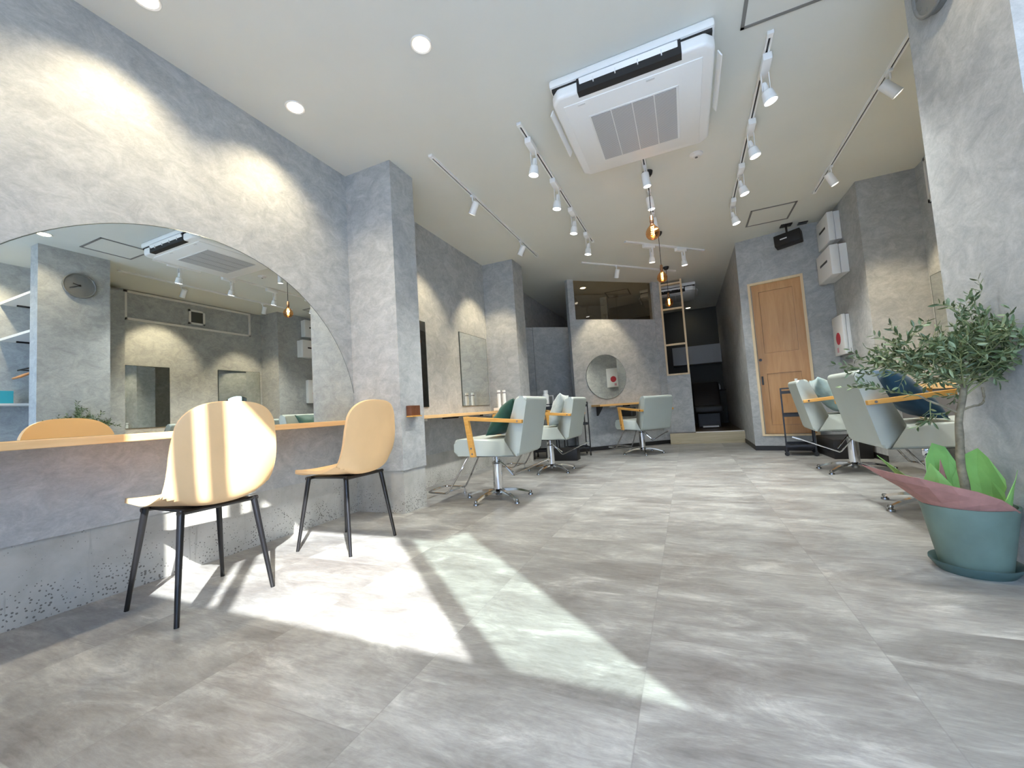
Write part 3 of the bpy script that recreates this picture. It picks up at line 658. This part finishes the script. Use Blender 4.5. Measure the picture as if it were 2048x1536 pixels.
# ------------------------------------------------------------ tan shell chairs (facing local +x)
def shell_chair(label):
    t = thing('shell_chair', label, 'chair', group='tan shell chairs at the long counter')
    # centre profile: from seat front to top of back (x forward, z up)
    prof = smooth_pts([(.245, 0, .432), (.235, 0, .452), (.15, 0, .462), (.0, 0, .444), (-.10, 0, .438), (-.195, 0, .440), (-.218, 0, .50), (-.228, 0, .60), (-.240, 0, .74), (-.258, 0, .868)], 3)
    L = [0]
    for a, b in zip(prof, prof[1:]): L.append(L[-1]+(b-a).length)
    def at(s):
        s *= L[-1]
        for i in range(len(L)-1):
            if s <= L[i+1]+1e-9: k = (s-L[i])/max(1e-9, L[i+1]-L[i]); return prof[i].lerp(prof[i+1], k), (prof[i+1]-prof[i]).normalized()
        return prof[-1], (prof[-1]-prof[-2]).normalized()
    NV, NU = 48, 28; bm = bmesh.new(); rows = []
    for j in range(NV+1):
        row = []
        for i in range(NU+1):
            u = -1+2*i/NU; u = math.sin(u*math.pi/2)*.55+u*.45; au = min(1, abs(u))
            vh = 1-.20*(1-(1-au**2.7)**(1/2.7)); vl = .13*(1-(1-au**2.6)**(1/2.6)); v = vl+(vh-vl)*j/NV
            p, tg = at(v); nrm = Vector((-tg.z, 0, tg.x))
            if nrm.dot(Vector((.6, 0, .8))) < 0: nrm = -nrm
            w = .208+.010*math.exp(-((v-.62)/.2)**2)-.028*max(0, v-.75)
            curl = .012+.060*math.exp(-((v-.50)/.15)**2)+.030*max(0, v-.5)
            row.append(bm.verts.new(Vector((p.x, u*w*(1-.35*curl*au**3), p.z))+nrm*(au**2.6*curl)))
        rows.append(row)
    for a, b in zip(rows, rows[1:]):
        for i in range(NU): bm.faces.new((a[i], a[i+1], b[i+1], b[i]))
    sh = obj('shell_seat', bm, M['tan'], t, smooth='full')
    md = sh.modifiers.new('pad', 'SOLIDIFY'); md.thickness = .020; md.offset = 0; md2 = sh.modifiers.new('round', 'BEVEL'); md2.width = .006; md2.segments = 3; md2.limit_method = 'ANGLE'
    bm = bmesh.new(); box(bm, -.14, .14, -.13, .13, .415, .430, bev=.004)
    for sx in (-1, 1): tube(bm, [(sx*.15, -.16, .420), (sx*.15, .16, .420)], .010, 8)
    obj('under_frame', bm, M['tube'], t)
    for sx in (-1, 1):
        for sy in (-1, 1):
            bm = bmesh.new(); cyl(bm, (sx*.145, sy*.145, .428), (sx*.203, sy*.190, 0), .0138, .0090, n=16); obj('leg', bm, M['tube'], t, smooth=True)
    return t
s1 = shell_chair('tan shell chair striped by sunlight, nearer of the two at the long counter'); s1.location = (-2.062, 1.147, 0); s1.rotation_euler = (0, 0, math.pi+R(-3))
s2 = dup(s1, (-1.985, 1.92, 0), math.pi+R(1), 'tan shell chair with black legs in shade, farther one beside the grey pillar')

# ------------------------------------------------------------ olive tree
def olive():
    cx, cy = .990, 2.225
    t = thing('potted_olive_tree', 'small olive tree in a blue green pot wrapped with green and pink paper', 'potted plant', (cx, cy, 0))
    bm = bmesh.new(); lathe(bm, [(0, .008), (.105, .008), (.125, .038), (.131, .040), (.131, .033), (.108, .0), (0, 0)], 48); obj('saucer', bm, M['saucer'], t, smooth=True)
    bm = bmesh.new(); lathe(bm, [(0, .010), (.098, .010), (.101, .02), (.138, .252), (.140, .262), (.132, .262), (.128, .235), (0, .235)], 48); obj('pot', bm, M['pot'], t, smooth=True)
    bm = bmesh.new(); lathe(bm, [(0, .245), (.07, .243), (.129, .238)], 24); obj('soil', bm, M['soil'], t)
    tr = [(0, 0, .235), (.004, .0, .32), (-.002, .004, .42), (.006, 0, .52), (.010, .002, .60), (.030, .0, .675), (.042, .004, .74)]
    bm = bmesh.new(); P = smooth_pts(tr, 1); tube(bm, P, .01, 12, rr=[.0155-.0055*i/(len(P)-1)+.0012*math.sin(i*3.1) for i in range(len(P))])
    tube(bm, smooth_pts([(.010, 0, .625), (.05, -.01, .648), (.075, -.01, .65), (.092, -.005, .668), (.090, -.005, .72)], 1), .004, 8)
    tube(bm, smooth_pts([(.006, 0, .625), (-.03, .01, .655), (-.06, .02, .672), (-.09, .03, .70)], 1), .0045, 8)
    obj('trunk', bm, M['bark'], t, smooth=True)
    rnd = random.Random(11); bb = bmesh.new(); lv = bmesh.new()
    def leaf(p, d, nrm, L, w):
        d = d.normalized(); s = d.cross(nrm).normalized(); n = s.cross(d)
        pts = [(0, 0), (.25, .75), (.5, 1), (.78, .7), (1, 0)]; mi = 1 if rnd.random() < .30 else 0
        l = [lv.verts.new(p+d*L*a+s*w*b+n*(.06*L*math.sin(a*3))) for a, b in pts]; r = [lv.verts.new(p+d*L*a-s*w*b+n*(.06*L*math.sin(a*3))) for a, b in pts[1:4]]
        c = [lv.verts.new(p+d*L*a+n*(.06*L*math.sin(a*3)-.0015)) for a, b in pts[1:4]]
        for f in ((l[0], l[1], c[0]), (l[1], l[2], c[1], c[0]), (l[2], l[3], c[2], c[1]), (l[3], l[4], c[2]), (l[0], c[0], r[0]), (c[0], c[1], r[1], r[0]), (c[1], c[2], r[2], r[1]), (c[2], l[4], r[2])):
            lv.faces.new(f).material_index = mi
    XM = 1.122-cx
    def twig(p, d, L, r, depth):
        n = max(4, int(L/.018)); pts = [p.copy()]; dd = d.normalized()
        for i in range(n):
            dd = (dd+Vector((rnd.uniform(-1, 1), rnd.uniform(-1, 1), rnd.uniform(-.6, .8)))*.085).normalized()
            q = pts[-1]+dd*(L/n)
            if q.x > XM-.008: q.x = XM-.008; dd.x = -abs(dd.x)*.2
            pts.append(q)
        tube(bb, pts, r, 5, rr=[r*(1-.65*i/n) for i in range(n+1)])
        for i in range(1, n+1):
            tg = (pts[i]-pts[i-1]).normalized()
            if depth > 0 and i > n*.2 and rnd.random() < (.58 if depth > 1 else .36):
                sd = Vector((rnd.uniform(-1, 1), rnd.uniform(-1, 1), rnd.uniform(-.5, .9))).normalized()
                twig(pts[i], tg*.6+sd*.9, L*rnd.uniform(.38, .62), r*.6, depth-1)
            if depth < 2 or i > n*.45:
                a = rnd.uniform(0, math.pi); ax = tg.cross(Vector((math.cos(a), .3, math.sin(a)))).normalized()
                for s in (-1, 1):
                    if rnd.random() < .12: continue
                    d2 = (tg*rnd.uniform(.5, 1.0)+ax*s*rnd.uniform(.6, 1.0)+Vector((0, 0, rnd.uniform(-.2, .25)))).normalized()
                    Ls = rnd.uniform(.025, .041)
                    if pts[i].x+d2.x*Ls > XM: d2.x = -abs(d2.x)
                    leaf(pts[i], d2, Vector((rnd.uniform(-1, 1), rnd.uniform(-1, 1), rnd.uniform(-1, 1))).normalized(), Ls, rnd.uniform(.0038, .0062))
    top = Vector((.042, .004, .74))
    br = [((-.30, -.02, .17), .27), ((-.24, .04, .24), .25), ((-.27, .03, .08), .24), ((-.16, -.09, .25), .24), ((-.13, .10, .26), .22), ((-.06, .0, .32), .22), ((.10, -.14, .18), .24), ((.05, -.03, .40), .27), ((.02, -.20, .20), .24),
          ((.06, .18, .24), .22), ((.13, .02, .22), .17), ((-.08, -.20, .14), .22), ((.08, -.28, .12), .26), ((-.2, -.14, .12), .20), ((.1, .05, .14), .14)]
    for d, L in br: twig(top-Vector((0, 0, rnd.uniform(0, .05))), Vector(d), L, .0036, 2)
    twig(Vector((-.09, .03, .70)), Vector((-.25, 0, .05)), .20, .003, 1); twig(Vector((-.06, .02, .675)), Vector((-.05, -.05, -.10)), .10, .0025, 1)
    obj('branches', bb, M['twig'], t, smooth=True); obj('foliage', lv, [M['leaf'], M['leaf2']], t)
    # wrapping paper: pleated fans leaving the rim; each sheet given by angle range and reach
    def sheet(pts, m, label):
        """crumpled paper: strips between the pot rim and a jagged outer edge; pts = (angle, reach, rise)"""
        bm = bmesh.new(); rows = []; K = 4
        for i, (a, reach, rise) in enumerate(pts):
            a = R(a); row = []
            for j in range(K+1):
                v = j/K; r = .112+reach*v; z = .235+rise*v**.9+(rnd.uniform(-.006, .006) if 0 < j < K else 0)
                aa = a+(rnd.uniform(-.05, .05) if j else 0)
                row.append(bm.verts.new((min(r*math.cos(aa), 1.130-cx), r*math.sin(aa), z)))
            rows.append(row)
        for a, b in zip(rows, rows[1:]):
            for j in range(K): bm.faces.new((a[j], a[j+1], b[j+1])); bm.faces.new((a[j], b[j+1], b[j]))
        o = obj('wrapping_paper', bm, m, t); o['label'] = label; sd = o.modifiers.new('thin', 'SOLIDIFY'); sd.thickness = .0012; return o
    sheet([(140, .05, .06), (165, .12, .12), (186, .215, .185), (200, .165, .165), (218, .125, .150), (238, .085, .125), (258, .060, .105), (278, .045, .075), (298, .035, .045), (315, .03, .02)], M['paperp'], 'dusty pink paper')
    sheet([(130, .02, .05), (150, .08, .12), (168, .14, .215), (184, .07, .14), (202, .05, .13), (218, .06, .205), (230, .03, .13), (245, .01, .05)], M['paperg'], 'bright green paper')
    sheet([(283, .0, .02), (298, .02, .07), (312, .03, .14), (326, .03, .17), (338, .02, .12), (350, .015, .06)], M['paperg'], 'bright green paper')
    sheet([(60, .03, .10), (84, .03, .235), (104, .02, .255), (122, .01, .19), (138, .0, .09)], M['paperg'], 'bright green paper')
    sheet([(0, .01, .12), (22, .0, .20), (42, .01, .235), (62, .02, .20), (80, .01, .10)], M['paperg'], 'bright green paper')
    sheet([(92, -.03, .06), (106, -.02, .19), (118, -.03, .15), (128, -.03, .05)], M['paperp'], 'dusty pink paper')
olive()

# ------------------------------------------------------------ black trolleys
def trolley(label, w=.34, d=.28, h=.80, levels=(.10, .46, .735)):
    t = thing('salon_trolley', label, 'trolley', group='black salon trolleys')
    for sx in (-1, 1):
        for sy in (-1, 1):
            x, y = sx*w/2, sy*d/2; obj('post', bx(x-.008, x+.008, y-.008, y+.008, .05, h), M['black'], t)
            bm = bmesh.new(); cyl(bm, (x-.008, y, .025), (x+.008, y, .025), .025, n=16); obj('caster', bm, M['blackp'], t)
    for z in levels:
        bm = bmesh.new(); box(bm, -w/2, w/2, -d/2, d/2, z, z+.006)
        for q in ((-w/2, w/2, -d/2, -d/2+.004), (-w/2, w/2, d/2-.004, d/2), (-w/2, -w/2+.004, -d/2, d/2), (w/2-.004, w/2, -d/2, d/2)): box(bm, *q, z, z+.035)
        obj('tray', bm, M['black'], t)
    bm = bmesh.new()
    for sy in (-1, 1): box(bm, -w/2, w/2, sy*d/2-.007, sy*d/2+.007, h-.008, h+.006)
    for sx in (-1, 1): box(bm, sx*w/2-.007, sx*w/2+.007, -d/2, d/2, h-.008, h+.006)
    obj('handle', bm, M['black'], t)
    return t
tr1 = trolley('black three tier trolley standing against left end of the angled partition'); tr1.location = (-1.60, 6.12, 0); tr1.rotation_euler = (0, 0, R(25))
tr2 = dup(tr1, (-2.0, 5.86, 0), R(10), 'black three tier trolley mostly hidden behind second left salon chair')
tr3 = dup(tr1, (1.20, 5.86, 0), R(80), 'black three tier trolley in front of the wooden door')
tag(obj('storage_box', bx(1.40, 1.74, 5.40, 6.02, 0, .21, bev=.008), M['blackp'], smooth=True), 'low black storage box on the floor below the white wall boxes', 'box')
tag(obj('storage_box', bx(-1.90, -1.45, 5.50, 5.68, 0, .17, bev=.008), M['blackp'], smooth=True), 'low black box on the floor behind second left salon chair', 'box')
def bottle(loc, h, r, body, cap, label, ring=False, group=None, neck=.6):
    t = thing('bottle', label, 'bottle', loc, group=group)
    bm = bmesh.new(); lathe(bm, [(0, 0), (r, 0), (r, h*.72), (r*neck, h*.80), (r*neck, h*.84), (0, h*.84)], 20); obj('body', bm, body, t, smooth=True)
    bm = bmesh.new(); lathe(bm, [(0, h), (r*neck*1.05, h*.995), (r*neck*1.1, h*.85), (0, h*.85)], 20); obj('cap', bm, cap, t, smooth=True)
    if ring: bm = bmesh.new(); lathe(bm, [(r*neck*1.12, h*.82), (r*neck*1.12, h*.855), (0, h*.855)], 20); obj('ring', bm, M['black'], t)
    return t
tag(obj('white_case', bx(-2.36, -2.24, 4.84, 5.13, .755, .795, bev=.004), M['white']), 'small white case under two white bottles on the left alcove counter', 'case')
bottle((-2.30, 4.90, .795), .235, .024, M['white'], M['white'], 'white bottle with black ring on alcove counter, left of the pair', True, 'white bottles on the left counter', .9)
bottle((-2.30, 5.07, .795), .240, .024, M['white'], M['white'], 'white bottle with black ring on alcove counter, right of the pair', True, 'white bottles on the left counter', .9)
bottle((1.20, 5.72, .741), .165, .028, M['amber'], M['white'], 'brown pump bottle with white cap on the right trolley', neck=.5)
bottle((-1.98, 5.90, .741), .28, .05, M['white'], M['white'], 'white round bottle standing on the hidden left trolley', neck=.7)
t = thing('wall_panel', 'small pale framed panel on the wall behind the far left pillar', 'panel', (-1.945, 6.02, .741))
obj('frame', bx(-.05, .05, -.01, .01, 0, .20), M['panel'], t); obj('face', bx(-.038, .038, -.012, -.009, .012, .188), M['clockf'], t)

# ------------------------------------------------------------ things on pillars and walls
t = thing('tool_holder', 'dark wooden tool holder box on the near grey pillar', 'holder', (-2.075, 2.715, .755))
bm = bmesh.new(); box(bm, 0, .05, -.06, .06, .0, .085, bev=.003); obj('body', bm, M['walnut'], t)
obj('ledge', bx(0, .062, -.062, .062, -.006, .004), M['armw'], t)
for k, y in enumerate((3.00, 3.035)):
    bm = bmesh.new(); tube(bm, [(-2.30, y-.02, .757), (-2.26, y+.02, .83)], .004, 6); tag(obj('hair_pin', bm, M['frame']), ('left', 'right')[k]+' one of two thin pale sticks on the alcove counter beside near pillar', 'stick', 'pale sticks beside the pillar')
def wall_box(y0, y1, z0, z1, dep, label, slot=True, red=False):
    t = thing('wall_box', label, 'wall box', (1.77, (y0+y1)/2, z0)); w = (y1-y0)/2; h = z1-z0
    obj('back_case', bx(-dep*.45, 0, -w, w, 0, h, bev=.004), M['white'], t); obj('cover', bx(-dep, -dep*.47, -w-.006, w+.006, -.006, h+.006, bev=.010), M['white'], t, smooth=True)
    if slot: obj('slot', bx(-dep-.002, -dep+.001, -w*.55, w*.5, h*.52, h*.60), M['black'], t)
    if red:
        bm = bmesh.new(); cyl(bm, (-dep, .0, h*.42), (-dep-.002, .0, h*.42), .072, n=32); obj('red_disc', bm, M['red'], t)
        obj('pink_strip', bx(-dep-.0015, -dep, .02, .075, .03, .085), mat('pink_print', (.62, .32, .38), .5), t)
wall_box(5.65, 6.06, 2.455, 2.785, .12, 'upper white ventilation box with dark slot on the right wall')
wall_box(5.55, 6.04, 2.04, 2.37, .16, 'lower white ventilation box with dark slot on the right wall')
wall_box(5.72, 6.05, 1.15, 1.60, .075, 'tall white wall box with a red round mark', slot=False, red=True)
t = thing('ceiling_speaker', 'black box speaker hung from the ceiling above the wooden door', 'speaker', (1.335, 6.02, CZ))
bm = bmesh.new(); box(bm, -.06, .06, -.05, .05, -.012, 0); cyl(bm, (0, 0, -.01), (0, 0, -.14), .012, n=12); obj('bracket', bm, M['black'], t)
sp = obj('cabinet', bx(-.142, .142, -.06, .06, -.275, -.125, bev=.008), M['blackp'], t, smooth=True, rot=(R(-8), R(-4), R(-24)))
obj('badge', bx(-.075, .0, -.0615, -.0595, -.205, -.190), M['white'], sp)
tag(obj('ceiling_plate', bx(1.47, 1.57, 6.02, 6.10, CZ-.01, CZ), M['black']), 'small black plate on ceiling beside the black speaker', 'plate')
# clock on the column
t = thing('wall_clock', 'round grey wall clock high on the big right column', 'clock', (1.136, 2.235, 2.475))
bm = bmesh.new(); cyl(bm, (0, 0, 0), (-.030, 0, 0), .138, n=48); obj('case', bm, M['clockf'], t, smooth=True)
bm = bmesh.new(); tube(bm, [(-.030, .136*math.cos(a), .136*math.sin(a)) for a in [2*math.pi*i/56 for i in range(56)]], .009, 8, closed=True); obj('bezel', bm, M['clockf'], t, smooth=True)
bm = bmesh.new(); cyl(bm, (-.030, 0, 0), (-.036, 0, 0), .010, n=16); box(bm, -.035, -.033, -.095, .0, -.003, .003, mtx=Matrix.Rotation(R(25), 4, 'X')); box(bm, -.035, -.033, -.06, .0, -.004, .004, mtx=Matrix.Rotation(R(-15), 4, 'X')); obj('hands', bm, M['black'], t)
bm = bmesh.new()
for k in range(12): box(bm, -.0325, -.0305, -.002, .002, .103, .118, mtx=Matrix.Rotation(R(30*k), 4, 'X'))
obj('hour_marks', bm, M['ceil_dark'], t)
# framed duct panel with vent on the right alcove wall
t = thing('duct_panel', 'long white trimmed panel near ceiling of the right alcove', 'panel', (2.24, 4.02, 2.42))
a = .92; hh = .43; w = .030; bm = bmesh.new()
for q in ((-a, a, 0, w), (-a, a, hh-w, hh), (-a, -a+w, 0, hh), (a-w, a, 0, hh)): box(bm, -.028, 0, *q)
obj('trim_frame', bm, M['whitep'], t)
t2 = thing('vent_grille', 'small square vent with white frame inside the long trimmed panel', 'vent', (2.24, 4.05, 2.615))
bm = bmesh.new()
for q in ((-.12, .12, -.12, -.09), (-.12, .12, .09, .12), (-.12, -.09, -.12, .12), (.09, .12, -.12, .12)): box(bm, -.02, 0, *q)
obj('frame', bm, M['whitep'], t2); obj('mesh_screen', bx(-.012, 0, -.09, .09, -.09, .09), M['backwall'], t2)
# niche by the column: shelves, hangers, turquoise box (seen in the mirror)
for z, s in ((2.36, 'upper white shelf board in the niche behind the column'), (1.93, 'lower white shelf board in the niche behind the column')):
    t = thing('wall_shelf', s, 'shelf', (1.73, 2.25, z)); obj('board', bx(-.41, .41, -.32, 0, 0, .028), M['whitep'], t)
    for x in (-.3, .3): obj('bracket', bx(x-.008, x+.008, -.22, 0, -.02, 0), M['black'], t)
t = thing('hanging_rail', 'black coat rail below the niche shelves', 'rail', (1.73, 2.08, 1.60)); bm = bmesh.new(); tube(bm, [(-.42, 0, 0), (.42, 0, 0)], .009, 10); obj('bar', bm, M['black'], t)
for x in (-.38, .38): bm = bmesh.new(); tube(bm, [(x, 0, 0), (x, .17, 0)], .007, 8); obj('bracket', bm, M['black'], t)
def hanger(x):
    t = thing('coat_hanger', 'brown wooden coat hanger on the niche rail', 'hanger', (x, 2.08, 1.60), R(8), 'wooden hangers on the niche rail')
    bm = bmesh.new(); tube(bm, smooth_pts([(0, -.20, -.16), (0, -.08, -.085), (0, 0, -.065), (0, .08, -.085), (0, .155, -.14)], 2), .010, 8); obj('shoulder_bar', bm, M['hanger'], t, smooth=True)
    bm = bmesh.new(); tube(bm, smooth_pts([(0, 0, -.065), (0, 0, -.02), (0, .016, -.004), (0, .012, .012), (0, -.012, .012)], 2), .0022, 6); obj('hook', bm, M['chrome'], t)
    return t
h0 = hanger(1.40)
for k in range(1, 6): dup(h0, (1.40+.035*k, 2.08, 1.60), R(8), 'brown wooden coat hanger on the niche rail')
t = thing('wall_shelf', 'low white ledge on the right front wall holding a turquoise box', 'shelf', (2.15, 1.95, 1.17)); obj('board', bx(-.22, 0, -.28, .28, 0, .025), M['whitep'], t)
for x, c_ in ((-.27, 0), (.27, 0)): obj('bracket', bx(-.2, 0, x-.008, x+.008, -.02, 0), M['black'], t)
tag(obj('display_card', bx(-.06, 0, -.055, .055, 0, .145, bev=.002), M['turq'], loc=(2.02, 1.94, 1.195)), 'turquoise box on the ledge, reflected at left edge of the arched mirror', 'box')

# ------------------------------------------------------------ dark back room
def cabinet(x0, x1, label):
    t = thing('wall_cabinet', label, 'cabinet', ((x0+x1)/2, 10.5, 1.53), group='wall cabinets in the back room'); w = (x1-x0)/2
    obj('body', bx(-w, w, -.33, 0, 0, .42), M['cab'], t); obj('door_panel', bx(-w+.004, w-.004, -.35, -.331, .004, .416), M['cab'], t)
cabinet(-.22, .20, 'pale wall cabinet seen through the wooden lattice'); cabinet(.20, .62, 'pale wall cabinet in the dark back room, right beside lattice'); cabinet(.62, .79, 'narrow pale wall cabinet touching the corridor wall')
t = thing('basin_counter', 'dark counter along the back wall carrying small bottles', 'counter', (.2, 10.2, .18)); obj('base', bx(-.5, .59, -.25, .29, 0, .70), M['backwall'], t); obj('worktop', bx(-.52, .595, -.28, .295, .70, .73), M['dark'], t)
for k in range(7): bottle((.16+.055*k, 10.02, .91), .10+.04*((k*37) % 3)/2, .017, M['panel'], M['panel'], ('leftmost', 'second', 'third', 'fourth', 'fifth', 'sixth', 'seventh')[k]+' small pale bottle from the left on dark back room counter', group='small bottles in the back room')
bottle((.66, 10.02, .91), .13, .04, M['panel'], M['panel'], 'wider pale bottle at right end of back room counter')
t = thing('shampoo_chair', 'black shampoo chair with basin in the dark back room', 'shampoo chair', (.36, 8.75, .18))
bm = bmesh.new(); box(bm, -.25, .25, -.35, .20, .28, .42, bev=.04, seg=3); obj('seat', bm, M['blackp'], t, smooth=True)
bm = bmesh.new(); box(bm, -.25, .25, -.06, .06, -.28, .28, bev=.04, seg=3, mtx=Matrix.Translation((0, .30, .62)) @ Matrix.Rotation(R(-28), 4, 'X')); obj('backrest', bm, M['blackp'], t, smooth=True)
obj('pedestal', bx(-.2, .2, -.15, .5, 0, .28, bev=.02), M['blackp'], t)
bm = bmesh.new(); box(bm, -.26, .26, .40, .85, .60, .78, bev=.06, seg=3); obj('basin', bm, M['dark'], t, smooth=True)
obj('footboard', bx(-.13, .13, -.55, -.35, .03, .05), M['panel'], t)
